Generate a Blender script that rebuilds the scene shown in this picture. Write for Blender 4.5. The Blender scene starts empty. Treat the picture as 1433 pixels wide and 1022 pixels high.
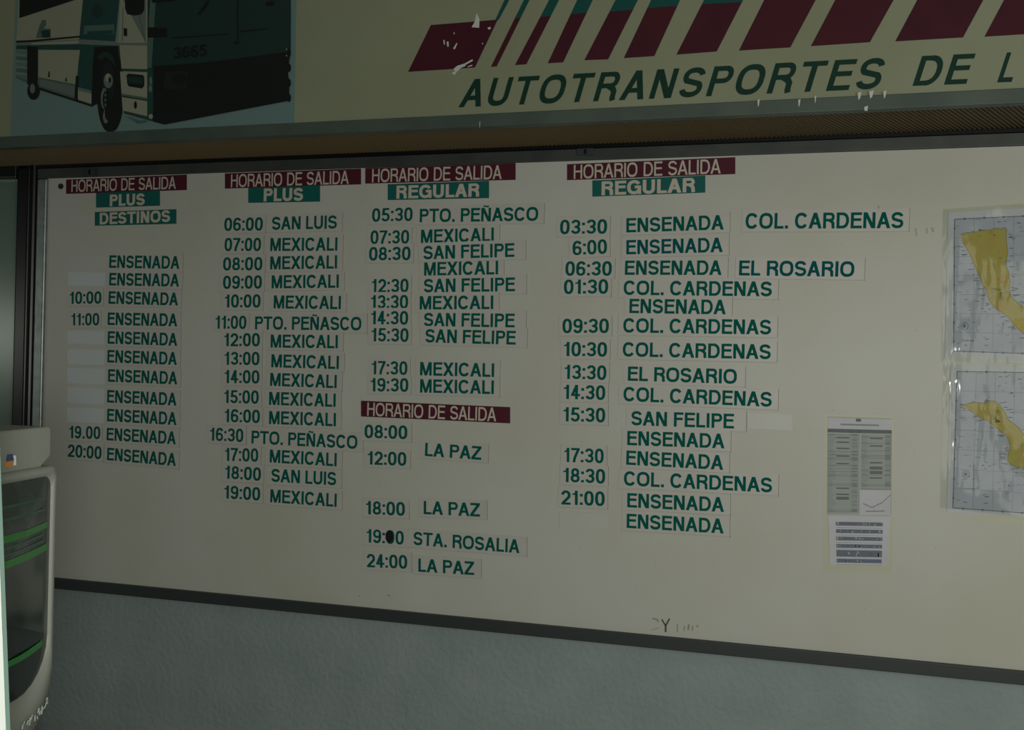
import bpy, math, random
from mathutils import Vector, Matrix
random.seed(7)
S = bpy.context.scene
COL = S.collection

# ------------------------------------------------------------------ camera, world, lights, exposure
F = 1400.0; CX, CY = 716.5, 511.0; D = 2.63; H = 1.5
PSI = math.atan(F / 4942.0); RHO = math.atan(0.0237)
f0 = Vector((-math.sin(PSI), math.cos(PSI), 0)); h0 = Vector((math.cos(PSI), math.sin(PSI), 0)); z0 = Vector((0, 0, 1))
RV = (h0 * math.cos(RHO) + z0 * math.sin(RHO)); UV = (-h0 * math.sin(RHO) + z0 * math.cos(RHO))
CAM = Vector((0, -D, H))
cd = bpy.data.cameras.new('camera'); cam = bpy.data.objects.new('camera', cd); COL.objects.link(cam)
cd.sensor_width = 36; cd.lens = 36 * F / 1433; cd.clip_start = 0.05
m = Matrix.Identity(4)
for i in range(3):
    m[i][0] = RV[i]; m[i][1] = UV[i]; m[i][2] = -f0[i]; m[i][3] = CAM[i]
cam.matrix_world = m
S.camera = cam
W = bpy.data.worlds.new('world'); S.world = W; W.use_nodes = True
W.node_tree.nodes['Background'].inputs[0].default_value = (0.55, 0.68, 0.62, 1)
W.node_tree.nodes['Background'].inputs[1].default_value = 0.06

def area(name, loc, target, sx, sy, power, col):
    l = bpy.data.lights.new(name, 'AREA'); l.shape = 'RECTANGLE'; l.size = sx; l.size_y = sy; l.energy = power; l.color = col
    o = bpy.data.objects.new(name, l); COL.objects.link(o); o.location = loc
    o.rotation_euler = (Vector(target) - Vector(loc)).to_track_quat('-Z', 'Y').to_euler(); return o
area('right_key_light', (1.6, -2.9, 1.5), (0.9, 0, 1.2), 2.0, 1.2, 25, (1.0, 0.98, 0.86))  # added soft key light at eye height, brightening the right side
area('doorway_light', (-5.2, -2.9, 1.62), (-2.4, 0, 1.5), 0.5, 0.35, 4, (0.95, 1.0, 0.86))
fl = bpy.data.lights.new('camera_flash', 'POINT'); fl.energy = 37; fl.shadow_soft_size = 0.06; fl.color = (1.0, 0.99, 0.95)
flo = bpy.data.objects.new('camera_flash', fl); COL.objects.link(flo); flo.location = (0.05, -2.74, 1.46)
S.view_settings.view_transform = 'Standard'; S.view_settings.look = 'None'
S.view_settings.gamma = 1; S.view_settings.use_curve_mapping = False; S.view_settings.exposure = 0.0

# ------------------------------------------------------------------ helpers
def ray(px, py):
    return (RV * ((px - CX) / F) + UV * (-(py - CY) / F) + f0)
def at(px, py, y=0.0):
    d = ray(px, py); return CAM + d * ((y - CAM.y) / d.y)
def on_plane(px, py, o, n):
    d = ray(px, py); return CAM + d * ((o - CAM).dot(n) / d.dot(n))

def mat(name, col, rough=0.6, metal=0.0, spec=0.5, noise=None, bump=None, emit=None, coat=0):
    """noise = (scale, second colour, lo, hi); bump = (scale, strength)"""
    m = bpy.data.materials.new(name); m.use_nodes = True; nt = m.node_tree; b = nt.nodes['Principled BSDF']
    b.inputs['Base Color'].default_value = (*col, 1); b.inputs['Roughness'].default_value = rough
    b.inputs['Metallic'].default_value = metal; b.inputs['Specular IOR Level'].default_value = spec
    b.inputs['Coat Weight'].default_value = coat; b.inputs['Coat Roughness'].default_value = 0.08
    tc = nt.nodes.new('ShaderNodeTexCoord')
    if noise:
        n = nt.nodes.new('ShaderNodeTexNoise'); n.inputs['Scale'].default_value = noise[0]; n.inputs['Detail'].default_value = 5
        nt.links.new(tc.outputs['Object'], n.inputs['Vector'])
        r = nt.nodes.new('ShaderNodeMapRange'); r.inputs['From Min'].default_value = noise[2]; r.inputs['From Max'].default_value = noise[3]
        nt.links.new(n.outputs['Fac'], r.inputs['Value'])
        x = nt.nodes.new('ShaderNodeMix'); x.data_type = 'RGBA'
        x.inputs[6].default_value = (*col, 1); x.inputs[7].default_value = (*noise[1], 1)
        nt.links.new(r.outputs[0], x.inputs[0]); nt.links.new(x.outputs[2], b.inputs['Base Color'])
    if bump:
        n = nt.nodes.new('ShaderNodeTexNoise'); n.inputs['Scale'].default_value = bump[0]; n.inputs['Detail'].default_value = 4
        nt.links.new(tc.outputs['Object'], n.inputs['Vector'])
        q = nt.nodes.new('ShaderNodeBump'); q.inputs['Strength'].default_value = bump[1]; q.inputs['Distance'].default_value = 0.004
        nt.links.new(n.outputs['Fac'], q.inputs['Height']); nt.links.new(q.outputs[0], b.inputs['Normal'])
    if emit:
        b.inputs['Emission Color'].default_value = (*emit[0], 1); b.inputs['Emission Strength'].default_value = emit[1]
    return m

M = dict(
    wall=mat('wall_plaster', (0.33, 0.40, 0.40), 0.75, bump=(60, 1.0), noise=(6, (0.28, 0.35, 0.35), .35, .7)),
    board=mat('board_laminate', (0.59, 0.60, 0.55), 0.4, spec=0.3, noise=(2.2, (0.545, 0.555, 0.47), .4, .68), bump=(30, 0.03)),
    alum=mat('brushed_aluminium', (0.30, 0.33, 0.33), 0.38, 0.7, noise=(40, (0.22, 0.25, 0.25), .4, .7)),
    alum_dark=mat('weathered_aluminium', (0.07, 0.078, 0.073), 0.5, 0.3, noise=(9, (0.045, 0.052, 0.05), .4, .7)),
    trim=mat('dark_bronze_trim', (0.045, 0.055, 0.055), 0.5, 0.2),
    black=mat('black_anodised_metal', (0.012, 0.012, 0.014), 0.28, 0.3),
    header=mat('header_cream', (0.265, 0.29, 0.19), 0.5, noise=(3, (0.235, 0.26, 0.165), .35, .7)),
    rail=mat('header_rail', (0.075, 0.105, 0.085), 0.5, 0.1, noise=(7, (0.055, 0.082, 0.07), .4, .65)),
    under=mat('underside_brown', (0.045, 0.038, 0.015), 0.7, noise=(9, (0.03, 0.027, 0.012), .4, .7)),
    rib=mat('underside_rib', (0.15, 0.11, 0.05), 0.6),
    maroon=mat('maroon_vinyl', (0.062, 0.010, 0.018), 0.6, spec=0.2, noise=(8, (0.052, 0.008, 0.020), .4, .7)),
    tealv=mat('teal_vinyl', (0.006, 0.075, 0.065), 0.6, spec=0.2),
    letter=mat('dark_green_vinyl', (0.004, 0.035, 0.022), 0.6, spec=0.2),
    strip=mat('strip_white', (0.575, 0.575, 0.53), 0.4, noise=(9, (0.54, 0.54, 0.50), .4, .7)),
    blank=mat('strip_blank', (0.61, 0.67, 0.69), 0.4),
    blank2=mat('strip_blank_yellowed', (0.575, 0.585, 0.545), 0.4),
    ink=mat('teal_ink', (0.001, 0.110, 0.088), 0.7, spec=0.05),
    inkb=mat('blue_teal_ink', (0.001, 0.100, 0.108), 0.7, spec=0.05),
    hmar=mat('heading_maroon', (0.085, 0.012, 0.026), 0.55, spec=0.25),
    hteal=mat('heading_teal', (0.006, 0.125, 0.11), 0.55, spec=0.25),
    hwhite=mat('heading_lettering', (0.60, 0.55, 0.46), 0.5),
    blob=mat('black_marker', (0.006, 0.006, 0.006), 0.5),
    tear_glint=mat('torn_vinyl_and_glint', (0.55, 0.60, 0.55), 0.5),  # also colours the painted glints on the monitor chin
    paper=mat('white_paper', (0.60, 0.61, 0.66), 0.55, noise=(12, (0.55, 0.56, 0.60), .4, .7)),
    newsprint=mat('printed_paper', (0.47, 0.50, 0.48), 0.6),
    greyink=mat('grey_ink', (0.13, 0.16, 0.17), 0.6),
    paleink=mat('pale_grey_ink', (0.26, 0.30, 0.30), 0.6),
    bandink=mat('pale_table_ink', (0.38, 0.42, 0.40), 0.6),
    blueink=mat('blue_grey_ink', (0.14, 0.17, 0.24), 0.6),
    mapbg=mat('map_paper', (0.45, 0.48, 0.57), 0.5, noise=(14, (0.40, 0.43, 0.51), .35, .7)),
    mapyel=mat('map_yellow_land', (0.44, 0.37, 0.055), 0.5, noise=(45, (0.50, 0.29, 0.05), .5, .75)),
    tape=mat('old_tape', (0.55, 0.56, 0.42), 0.4),
    screw=mat('screw_black', (0.01, 0.02, 0.015), 0.4),
    door=mat('door_green_reflection', (0.16, 0.24, 0.20), 0.22, spec=0.5),  # greenish reflection of the pane put into the base colour
    floor=mat('floor_tile', (0.25, 0.25, 0.22), 0.5, noise=(3, (0.2, 0.2, 0.18), .4, .7)),
    ceil=mat('ceiling_paint', (0.5, 0.5, 0.45), 0.8),
    plastic=mat('beige_plastic', (0.23, 0.245, 0.21), 0.42, bump=(220, 0.08)),
    plastic2=mat('grey_plastic', (0.2, 0.2, 0.2), 0.45),
    desk=mat('desk_dark', (0.02, 0.022, 0.022), 0.5),
    postw=mat('pale_post_face', (0.80, 0.86, 0.80), 0.4),
    postg=mat('pale_post_edge', (0.17, 0.26, 0.22), 0.4),
    orange=mat('badge_orange', (0.50, 0.22, 0.05), 0.4), navy=mat('badge_navy', (0.03, 0.06, 0.14), 0.4),
    white=mat('badge_highlight', (0.8, 0.8, 0.85), 0.3),
    b_sky=mat('print_pale_blue', (0.145, 0.24, 0.235), 0.4), b_cream=mat('print_cream', (0.28, 0.30, 0.215), 0.4),
    b_green=mat('print_green', (0.012, 0.058, 0.050), 0.4), b_dgreen=mat('print_dark_green', (0.010, 0.034, 0.030), 0.4),
    b_black=mat('print_black', (0.006, 0.008, 0.008), 0.4), b_grey=mat('print_grey', (0.13, 0.17, 0.15), 0.4),
    b_mid=mat('print_mid_green', (0.07, 0.13, 0.11), 0.4), b_darkpanel=mat('print_charcoal', (0.010, 0.016, 0.015), 0.4),
)
M['edge'] = mat('strip_dirty_edge', (0.30, 0.29, 0.26), 0.6); M['edge2'] = mat('strip_soft_edge', (0.47, 0.47, 0.43), 0.6)
# screen: dark glass; green room reflections painted as faintly glowing bands
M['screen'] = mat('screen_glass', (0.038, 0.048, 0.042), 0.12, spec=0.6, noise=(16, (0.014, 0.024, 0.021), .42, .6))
M['screen_desk_reflection'] = mat('screen_glass_desk_reflection', (0.004, 0.006, 0.0055), 0.12, spec=0.6)  # desk reflection painted as a darker lower part of the glass
M['green_reflection'] = mat('screen_green_reflection', (0.010, 0.05, 0.012), 0.2, emit=((0.02, 0.28, 0.03), 0.14))
M['dim_reflection'] = mat('screen_dim_reflection', (0.012, 0.03, 0.025), 0.2, emit=((0.02, 0.10, 0.06), 0.15))
# clear plastic sleeve
ms = bpy.data.materials.new('clear_sleeve'); ms.use_nodes = True; nt = ms.node_tree; nt.nodes.clear()
o_ = nt.nodes.new('ShaderNodeOutputMaterial'); mx = nt.nodes.new('ShaderNodeMixShader'); tr = nt.nodes.new('ShaderNodeBsdfTransparent')
gl = nt.nodes.new('ShaderNodeBsdfGlossy'); gl.inputs['Roughness'].default_value = 0.10; fr = nt.nodes.new('ShaderNodeFresnel'); fr.inputs[0].default_value = 1.6
nz = nt.nodes.new('ShaderNodeTexNoise'); nz.inputs['Scale'].default_value = 11; bp = nt.nodes.new('ShaderNodeBump'); bp.inputs['Strength'].default_value = 0.7; bp.inputs['Distance'].default_value = 0.01
tcs = nt.nodes.new('ShaderNodeTexCoord'); mp = nt.nodes.new('ShaderNodeMapping'); mp.inputs['Scale'].default_value = (2.2, 1, 0.7)
nt.links.new(tcs.outputs['Object'], mp.inputs[0]); nt.links.new(mp.outputs[0], nz.inputs['Vector'])
nt.links.new(nz.outputs['Fac'], bp.inputs['Height']); nt.links.new(bp.outputs[0], gl.inputs['Normal']); nt.links.new(bp.outputs[0], fr.inputs['Normal'])
tr.inputs[0].default_value = (0.90, 0.92, 0.90, 1)
mu = nt.nodes.new('ShaderNodeMath'); mu.operation = 'MULTIPLY'; mu.inputs[1].default_value = 0.4; nt.links.new(fr.outputs[0], mu.inputs[0]); nt.links.new(mu.outputs[0], mx.inputs[0]); nt.links.new(tr.outputs[0], mx.inputs[1]); nt.links.new(gl.outputs[0], mx.inputs[2]); nt.links.new(mx.outputs[0], o_.inputs[0])
M['sleeve'] = ms

class MB:
    """collects faces in world coordinates, links them as one object with its origin at `origin`"""
    def __init__(s): s.v = []; s.f = []; s.m = []; s.mats = []
    def mi(s, m):
        if m not in s.mats: s.mats.append(m)
        return s.mats.index(m)
    def poly(s, pts, m):
        k = len(s.v); s.v += [Vector(p) for p in pts]; s.f.append(tuple(range(k, k + len(pts)))); s.m.append(s.mi(m))
    def prism(s, pts, off, m):
        """pts: front outline; off: vector to the back face"""
        n = len(pts); k = len(s.v); off = Vector(off); i = s.mi(m)
        s.v += [Vector(p) for p in pts] + [Vector(p) + off for p in pts]
        s.f.append(tuple(range(k, k + n))); s.m.append(i); s.f.append(tuple(range(k + 2 * n - 1, k + n - 1, -1))); s.m.append(i)
        for a in range(n):
            b = (a + 1) % n; s.f.append((k + a, k + n + a, k + n + b, k + b)); s.m.append(i)
    def box(s, a, b, m):
        x0, y0, z0_ = a; x1, y1, z1 = b
        s.prism([(x0, y0, z0_), (x1, y0, z0_), (x1, y0, z1), (x0, y0, z1)], (0, y1 - y0, 0), m)
    def build(s, name, parent=None, origin=None, bevel=0, smooth=False):
        origin = Vector(origin) if origin is not None else (parent_origin(parent) if parent else s.v[0].copy())
        me = bpy.data.meshes.new(name); me.from_pydata([tuple(v - origin) for v in s.v], [], s.f)
        for mm in s.mats: me.materials.append(M[mm])
        me.polygons.foreach_set('material_index', s.m)
        if smooth: me.polygons.foreach_set('use_smooth', [True] * len(me.polygons))
        me.update(); ob = bpy.data.objects.new(name, me); COL.objects.link(ob)
        if parent:
            ob.parent = parent; ob.location = origin - parent_origin(parent)
        else: ob.location = origin
        if bevel:
            md = ob.modifiers.new('bevel', 'BEVEL'); md.width = bevel; md.segments = 3; md.limit_method = 'ANGLE'
        return ob
def parent_origin(o):
    p = Vector((0, 0, 0))
    while o: p += Vector(o.location); o = o.parent
    return p
def tag(o, label=None, cat=None, group=None, kind=None):
    for k, v in (('label', label), ('category', cat), ('group', group), ('kind', kind)):
        if v: o[k] = v
    return o
def thing(name, loc, label, cat, group=None):
    o = bpy.data.objects.new(name, None); COL.objects.link(o); o.location = loc; o.empty_display_size = 0.05
    return tag(o, label, cat, group)

# ------------------------------------------------------------------ lettering (drawn grotesque, cap height 1)
def sup(cx, cy, rx, ry, a0, a1, n=18, p=2.35):
    out = []
    for i in range(n + 1):
        a = math.radians(a0 + (a1 - a0) * i / n); c, s_ = math.cos(a), math.sin(a)
        out.append((cx + rx * math.copysign(abs(c) ** (2 / p), c), cy + ry * math.copysign(abs(s_) ** (2 / p), s_)))
    return out
def stroke(pts, w):
    L, R = [], []; n = len(pts)
    for i in range(n):
        a = Vector(pts[max(i - 1, 0)]); b = Vector(pts[i]); c = Vector(pts[min(i + 1, n - 1)])
        d1 = (b - a) if i > 0 else (c - b); d2 = (c - b) if i < n - 1 else (b - a)
        if d1.length < 1e-9: d1 = d2
        if d2.length < 1e-9: d2 = d1
        d1.normalize(); d2.normalize(); t = d1 + d2
        if t.length < 1e-6: t = d1
        t.normalize(); nn = Vector((-t.y, t.x)); k = w / 2 / max(0.5, nn.dot(Vector((-d1.y, d1.x))))
        L.append(b + nn * k); R.append(b - nn * k)
    return [[tuple(R[i]), tuple(R[i + 1]), tuple(L[i + 1]), tuple(L[i])] for i in range(n - 1)]
def rc(x0, y0, x1, y1): return [(x0, y0), (x1, y0), (x1, y1), (x0, y1)]
def glyph(ch, w):
    h = w / 2; b = w * 0.88; P = []
    if ch in '0O':
        Wd = .58 if ch == '0' else .90
        return [q for q in stroke(sup(Wd / 2, .5, Wd / 2 - h, .5 - h + .01, 0, 360, 32, 2.5), w)], Wd, .055, .055
    if ch == 'I': return [rc(0, 0, w, 1)], w, .10, .10
    if ch == '.': return [rc(0, 0, w * 1.05, w * 1.05)], w * 1.05, .10, .10
    if ch == ':': return [rc(0, 0.02, w * 1.0, w * 1.1), rc(0, .60, w * 1.0, .60 + w * 1.08)], w, .07, .07
    if ch == ' ': return [], .30 if w < .16 else .20, .10, .10
    if ch == 'A':
        Wd = .86; t = Wd / 2; wx = w * 1.12
        k = lambda y: (t - wx / 2) * y
        return [[(0, 0), (wx, 0), (t + wx / 2, 1), (t - wx / 2, 1)], [(Wd - wx, 0), (Wd, 0), (t + wx / 2, 1), (t - wx / 2, 1)],
                rc(k(.33) + wx * .5, .24, Wd - k(.33) - wx * .5, .24 + b)], Wd, .015, .015
    if ch == 'V':
        Wd = .86; t = Wd / 2; wx = w * 1.12
        return [[(0, 1), (wx, 1), (t + wx / 2, 0), (t - wx / 2, 0)], [(Wd - wx, 1), (Wd, 1), (t + wx / 2, 0), (t - wx / 2, 0)]], Wd, .015, .015
    if ch == 'X':
        Wd = .86; wx = w * 1.25
        return [[(0, 0), (wx, 0), (Wd - .01, 1), (Wd - .01 - wx, 1)], [(Wd - wx, 0), (Wd, 0), (wx + .01, 1), (.01, 1)]], Wd, .015, .015
    if ch in 'BPR':
        Wd = .74 if ch == 'B' else (.72 if ch == 'P' else .77); P = [rc(0, 0, w, 1)]
        ym = .47 if ch != 'B' else .50
        def bowl(y0, y1, xr):
            r = (y1 - y0) / 2 - b / 2; cx = xr - h - r * .95
            return [rc(w * .9, y1 - b, cx, y1), rc(w * .9, y0, cx, y0 + b)] + stroke(sup(cx, (y0 + y1) / 2, r * .95, r, 90, -90, 14, 2.2), b * 1.05)
        if ch == 'B': P += bowl(ym - b / 2, 1, Wd - .035) + bowl(0, ym + b / 2, Wd)
        elif ch == 'P': P += bowl(.42, 1, Wd)
        else:
            P += bowl(.44, 1, Wd - .03)
            P += stroke([(Wd * .50, .44 + b / 2), (Wd * .74, .42), (Wd - h - .035, .32), (Wd - h - .03, .12), (Wd - h, 0)], w)
        return P, Wd, .10, .03
    if ch in 'CG':
        Wd = .84 if ch == 'C' else .88
        P = stroke(sup(Wd / 2, .5, Wd / 2 - h, .5 - h + .01, 32, 328 if ch == 'C' else 345, 30, 2.3), w)
        if ch == 'G': P += [rc(Wd * .54, .42, Wd, .42 + b), rc(Wd - w * .9, 0.0, Wd, .5)]
        return P, Wd, .055, .055
    if ch == 'D':
        Wd = .80; cx = .36; return [rc(0, 0, w, 1), rc(w * .9, 1 - b, cx, 1), rc(w * .9, 0, cx, b)] + stroke(sup(cx, .5, Wd - cx - h, .5 - b / 2, 90, -90, 18, 2.2), w * .97), Wd, .10, .055
    if ch in 'EF':
        Wd = .70 if ch == 'E' else .65; P = [rc(0, 0, w, 1), rc(w, 1 - b, Wd, 1), rc(w, .46, Wd - .04, .46 + b)]
        if ch == 'E': P.append(rc(w, 0, Wd + .01, b))
        return P, Wd, .10, .04
    if ch == 'H': return [rc(0, 0, w, 1), rc(.76 - w, 0, .76, 1), rc(w, .46, .76 - w, .46 + b)], .76, .10, .10
    if ch == 'L': return [rc(0, 0, w, 1), rc(w, 0, .61, b)], .61, .10, .03
    if ch == 'M':
        Wd = .92; t = Wd / 2; wx = w * 1.0
        return [rc(0, 0, w, 1), rc(Wd - w, 0, Wd, 1), [(t - wx / 2, 0), (t + wx / 2, 0), (w * 1.25, 1), (0.01, 1)], [(t - wx / 2, 0), (t + wx / 2, 0), (Wd - .01, 1), (Wd - w * 1.25, 1)]], Wd, .09, .09
    if ch in 'NÑ':
        Wd = .76; P = [rc(0, 0, w, 1), rc(Wd - w, 0, Wd, 1), [(Wd - w * 1.25, 0), (Wd, 0), (w * 1.25, 1), (0, 1)]]
        if ch == 'Ñ': P += stroke([(.18, 1.07), (.26, 1.13), (.38, 1.10), (.50, 1.07), (.58, 1.13)], w * .55)
        return P, Wd, .10, .10
    if ch == 'S':
        Wd = .76; r = (1 - 2 * h) / 4 + .005; rx = Wd / 2 - h
        pts = sup(Wd / 2, 1.005 - h - r, rx * .95, r, 8, 222, 16, 2.2) + sup(Wd / 2, h + r - .005, rx, r * 1.02, 42, -172, 16, 2.2)
        return stroke(pts, w * .96), Wd, .05, .05
    if ch == 'T': return [rc(0, 1 - b, .78, 1), rc(.39 - h, 0, .39 + h, 1)], .78, .03, .03
    if ch == 'U': return [q for q in stroke([(h, 1), (h, .36)] + sup(.38, .36, .38 - h, .36 - h + .01, 180, 360, 16, 2.3)[1:] + [(.76 - h, 1)], w)], .76, .09, .09
    if ch == 'Z': return [rc(0.02, 1 - b, .74, 1), rc(0, 0, .75, b), [(0, b * .9), (w * 1.3, b * .9), (.74, 1 - b * .9), (.74 - w * 1.3, 1 - b * .9)]], .75, .04, .04
    if ch == '1': return [rc(.34 - w, 0, .34, 1), [(0, .70), (.34 - w + .01, .70), (.34 - w + .01, .80), (0, .80)], [(.10, .80), (.34 - w + .01, .80), (.34 - w + .01, 1), (.20, .93)]], .34, .09, .12
    if ch == '2':
        Wd = .57; return stroke(sup(Wd / 2, 1 - h - .255, Wd / 2 - h, .255, 175, -25, 16, 2.2) + [(Wd * .62, .40), (.16, .18), (.09, 0.06)], w) + [rc(0.01, 0, Wd, b)], Wd, .055, .055
    if ch == '3':
        Wd = .58; return stroke(sup(Wd / 2, .755 - h / 2, Wd / 2 - h - .01, .25 - h / 2, 170, -88, 14, 2.2), w * .95) + stroke(sup(Wd / 2, .27 + h / 4, Wd / 2 - h, .27 - h * .8, 88, -170, 14, 2.2), w * .95) + [rc(.22, .5 - b * .45, .34, .5 + b * .45)], Wd, .05, .055
    if ch == '4': return [rc(.45 - w, 0, .45, 1), rc(.02, .22, .58, .22 + b), [(.0, .22 + b * .3), (w * 1.1, .22 + b * .3), (.45, 1), (.45 - w * 1.0, 1)]], .58, .04, .04
    if ch == '5': return [rc(.09, 1 - b, .54, 1), [(.035, .46), (.035 + w, .46), (.09 + w, 1), (.09, 1)]] + stroke(sup(.285, .325, .295 - h, .325 - h, 125, -165, 18, 2.2), w * .95), .58, .05, .055
    if ch in '69':
        Wd = .58; P = stroke(sup(Wd / 2, .315, Wd / 2 - h, .325 - h, 0, 360, 22, 2.2), w * .93) + stroke(sup(Wd / 2 + .02, .5, Wd / 2 - h + .02, .51 - h, 190, 35, 16, 2.4), w)
        if ch == '9': P = [[(Wd - x, 1 - y) for x, y in q] for q in P]
        return P, Wd, .055, .055
    if ch == '7': return [rc(0, 1 - b, .56, 1)] + stroke([(.56 - h * 1.1, 1 - b * .8), (.34, .58), (.23, .28), (.19, 0)], w), .56, .05, .04
    if ch == '8': return stroke(sup(.29, .755 - h / 2, .26 - h, .25 - h / 2, 0, 360, 20, 2.2), w * .93) + stroke(sup(.29, .27 + h / 4, .29 - h, .27 - h * .75, 0, 360, 20, 2.2), w * .95), .58, .05, .05
    raise ValueError(ch)
def lay(text, w, track=0.0):
    """list of (char, polygons in running units), total ink width"""
    out = []; x = 0; first = True; rs = 0; end = 0
    for ch in text:
        P, Wd, lb, rb = glyph(ch, w)
        if not first: x += (rs + lb) * .68 + track
        first = False
        out.append((ch, [[(a + x, b_) for a, b_ in q] for q in P])); x += Wd; rs = rb
        if ch != ' ': end = x
    return out, end
def lettering(text, x0, b0, x1, b1, cap, w, y, m, shear=0.0, track=0.0):
    """polygons in world coordinates on the vertical plane `y`, between two baseline pixels"""
    p0 = at(x0, b0, y); p1 = at(x1, b1, y); hc = at(x0, b0 - cap, y).z - p0.z
    L, tot = lay(text, w, track); U = p1 - p0; wid = U.length
    u = U / wid; v = Vector((-u.z, 0, u.x)); sx = (wid - shear * hc) / tot
    res = []
    for ch, P in L:
        k, prev, out = 0, None, []
        for q in P:
            if prev is not None and (abs(q[0][0] - prev[1][0]) + abs(q[0][1] - prev[1][1])) > 1e-6: k += 1
            prev = q
            out.append([p0 + u * (a * sx + shear * hc * b_) + v * (b_ * hc) - Vector((0, k * .00003, 0)) for a, b_ in q])
        res.append((ch, out))
    return res, (p0, u, v, wid, hc)

# ------------------------------------------------------------------ the setting
YW = 0.03                       # plaster wall plane, the board stands 3 cm proud of it
XL, XR = at(50, 500).x, 1.75
q = MB(); q.box((at(48, 500).x - 0.01, YW, 0), (3.2, YW + 0.12, 3.0), 'wall'); tag(q.build('wall_back'), kind='structure')
q = MB(); q.box((-5.5, YW + 0.02, 0), (at(48, 500).x - 0.011, YW + 0.14, 3.0), 'wall'); tag(q.build('wall_back_beyond_door'), kind='structure')
q = MB(); q.box((-5.5, -6, -0.1), (3.2, YW, 0), 'floor'); tag(q.build('floor'), kind='structure')
q = MB(); q.box((-5.5, -6, 3.0), (3.2, YW + 0.14, 3.1), 'ceil'); tag(q.build('ceiling'), kind='structure')

# glazed door with dark frame left of the board
xd1 = at(50, 500).x; xd0 = at(21, 500, -0.0).x
dz = at(20, 251).z
dr = thing('door_1', (xd0 - 0.4, 0.0, 0), None, None); dr['kind'] = 'structure'
q = MB(); q.box((xd0 - 0.9, 0.012, 0.05), (xd0 + 0.005, 0.03, dz), 'door'); q.build('door_panel', dr)
q = MB(); q.box((xd0, -0.012, 0), (xd0 + 0.05, 0.045, dz + 0.1), 'black'); q.build('door_frame', dr, bevel=0.008)
q = MB(); q.box((xd0 + 0.052, -0.02, 0), (xd1 - 0.003, 0.045, dz + 0.1), 'black'); q.build('door_frame', dr, bevel=0.012)
q = MB(); q.box((xd0 - 0.9, -0.015, dz), (xd0 - 0.001, 0.045, dz + 0.1), 'black'); q.build('door_frame', dr, bevel=0.006)

# ------------------------------------------------------------------ timetable board
zt = (at(700, 227).z + at(200, 247).z + at(1200, 213).z) / 3; zb = (at(860, 884).z + at(300, 829).z + at(1300, 926).z) / 3
zt2 = (at(700, 206).z + at(1400, 184).z) / 2; YHD = -0.28; zt2 = min(zt2, (at(716, 170, YHD).z + at(60, 210, YHD).z + at(1400, 148.5, YHD).z) / 3 - .001); zb2 = (at(860, 902).z + at(300, 845).z + at(1400, 953).z) / 3
xi = at(63.5, 450).x; xo = at(50.5, 450).x
bd = thing('timetable_board', ((xi + XR) / 2, 0, zb2), 'long cream timetable board in a metal frame under the header sign', 'board')
q = MB(); q.box((xi - .005, 0, zb - .005), (XR + .005, 0.022, zt + .005), 'board'); q.build('panel', bd)
q = MB(); q.box((xo, -0.010, zt), (XR + .04, 0.0299, zt2), 'alum_dark'); tag(q.build('frame_rail', bd, bevel=0.002), 'grey weathered top rail')
q = MB(); q.box((xo, -0.012, zb2), (XR + .04, 0.0299, zb), 'trim'); tag(q.build('frame_rail', bd, bevel=0.002), 'dark bottom rail')
q = MB(); q.box((xo, -0.011, zb + .0005), (xi, 0.0299, zt - .0005), 'alum'); tag(q.build('frame_rail', bd, bevel=0.005), 'shiny aluminium side rail')
q = MB(); q.box((XR, -0.011, zb + .0005), (XR + .04, 0.0299, zt - .0005), 'alum'); q.build('frame_rail', bd, bevel=0.005)
for (a, b_, c, d) in ((808, 206.5, 831, 217), (119, 236, 134, 246)):
    p, r_ = at(a, d, -.012), at(c, b_, -.012); r_.z = min(r_.z, zt2 - .001); p.z = min(p.z, r_.z - .018); q = MB(); q.box((p.x, -.016, p.z), (r_.x, -.0101, r_.z), 'trim')
    xm = (p.x + r_.x) / 2; q.box((xm - .003, -.018, p.z + .003), (xm + .003, -.0161, r_.z - .003), 'black'); q.build('clip', bd)
c0 = at(85.5, 261); q = MB(); q.prism([c0 + Vector((.009 * math.cos(t * math.pi / 6), -.003, .009 * math.sin(t * math.pi / 6))) for t in range(12)], (0, .003, 0), 'screw'); q.build('screw', bd)
# remains of rubbed-off lettering, scratches and specks
q = MB()
def mark(x0, y0, x1, y1, w, m, yy=-.0004):
    a, b_ = at(x0, y0, yy), at(x1, y1, yy); d = (b_ - a).normalized() * 0; n = Vector((-(b_ - a).z, 0, (b_ - a).x)).normalized() * (w * .00095)
    q.poly([a - n, b_ - n, b_ + n, a + n], m)
mk = mat('worn_brown_ink', (0.11, 0.10, 0.05), .6); M['mk'] = mk; M['mk2'] = mat('faint_brown_ink', (0.33, 0.30, 0.2), .6); M['mk3'] = mat('faint_stain', (0.42, 0.40, 0.26), .6)
mark(931.5, 875, 931.5, 885, 2.6, 'mk'); mark(926, 867, 931.5, 876, 2.2, 'mk'); mark(937, 866, 931.5, 876, 2.2, 'mk')
for a in ((913, 866, 920, 867, 2, 'mk2'), (920, 867, 921, 871, 2, 'mk2'), (912, 882, 922, 879, 1.4, 'mk3'), (948, 873, 948, 884, 1.4, 'mk2'), (958, 876, 957, 883, 1.4, 'mk2'), (964, 874, 963, 882, 2.4, 'mk2'), (969, 876, 969, 883, 1.6, 'mk2'), (975, 875, 977, 878, 2, 'mk2')): mark(*a)
for a in ((502, 834, 504, 834, 1.6, 'mk2'), (542, 833, 546, 834, 1.6, 'mk2'), (1281, 319, 1283, 330, 1.8, 'mk3'), (1297, 319, 1297, 327, 1.8, 'mk3'), (1304, 318, 1306, 325, 2.5, 'mk3'), (1229, 288, 1230, 293, 1.4, 'mk2')): mark(*a)
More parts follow.
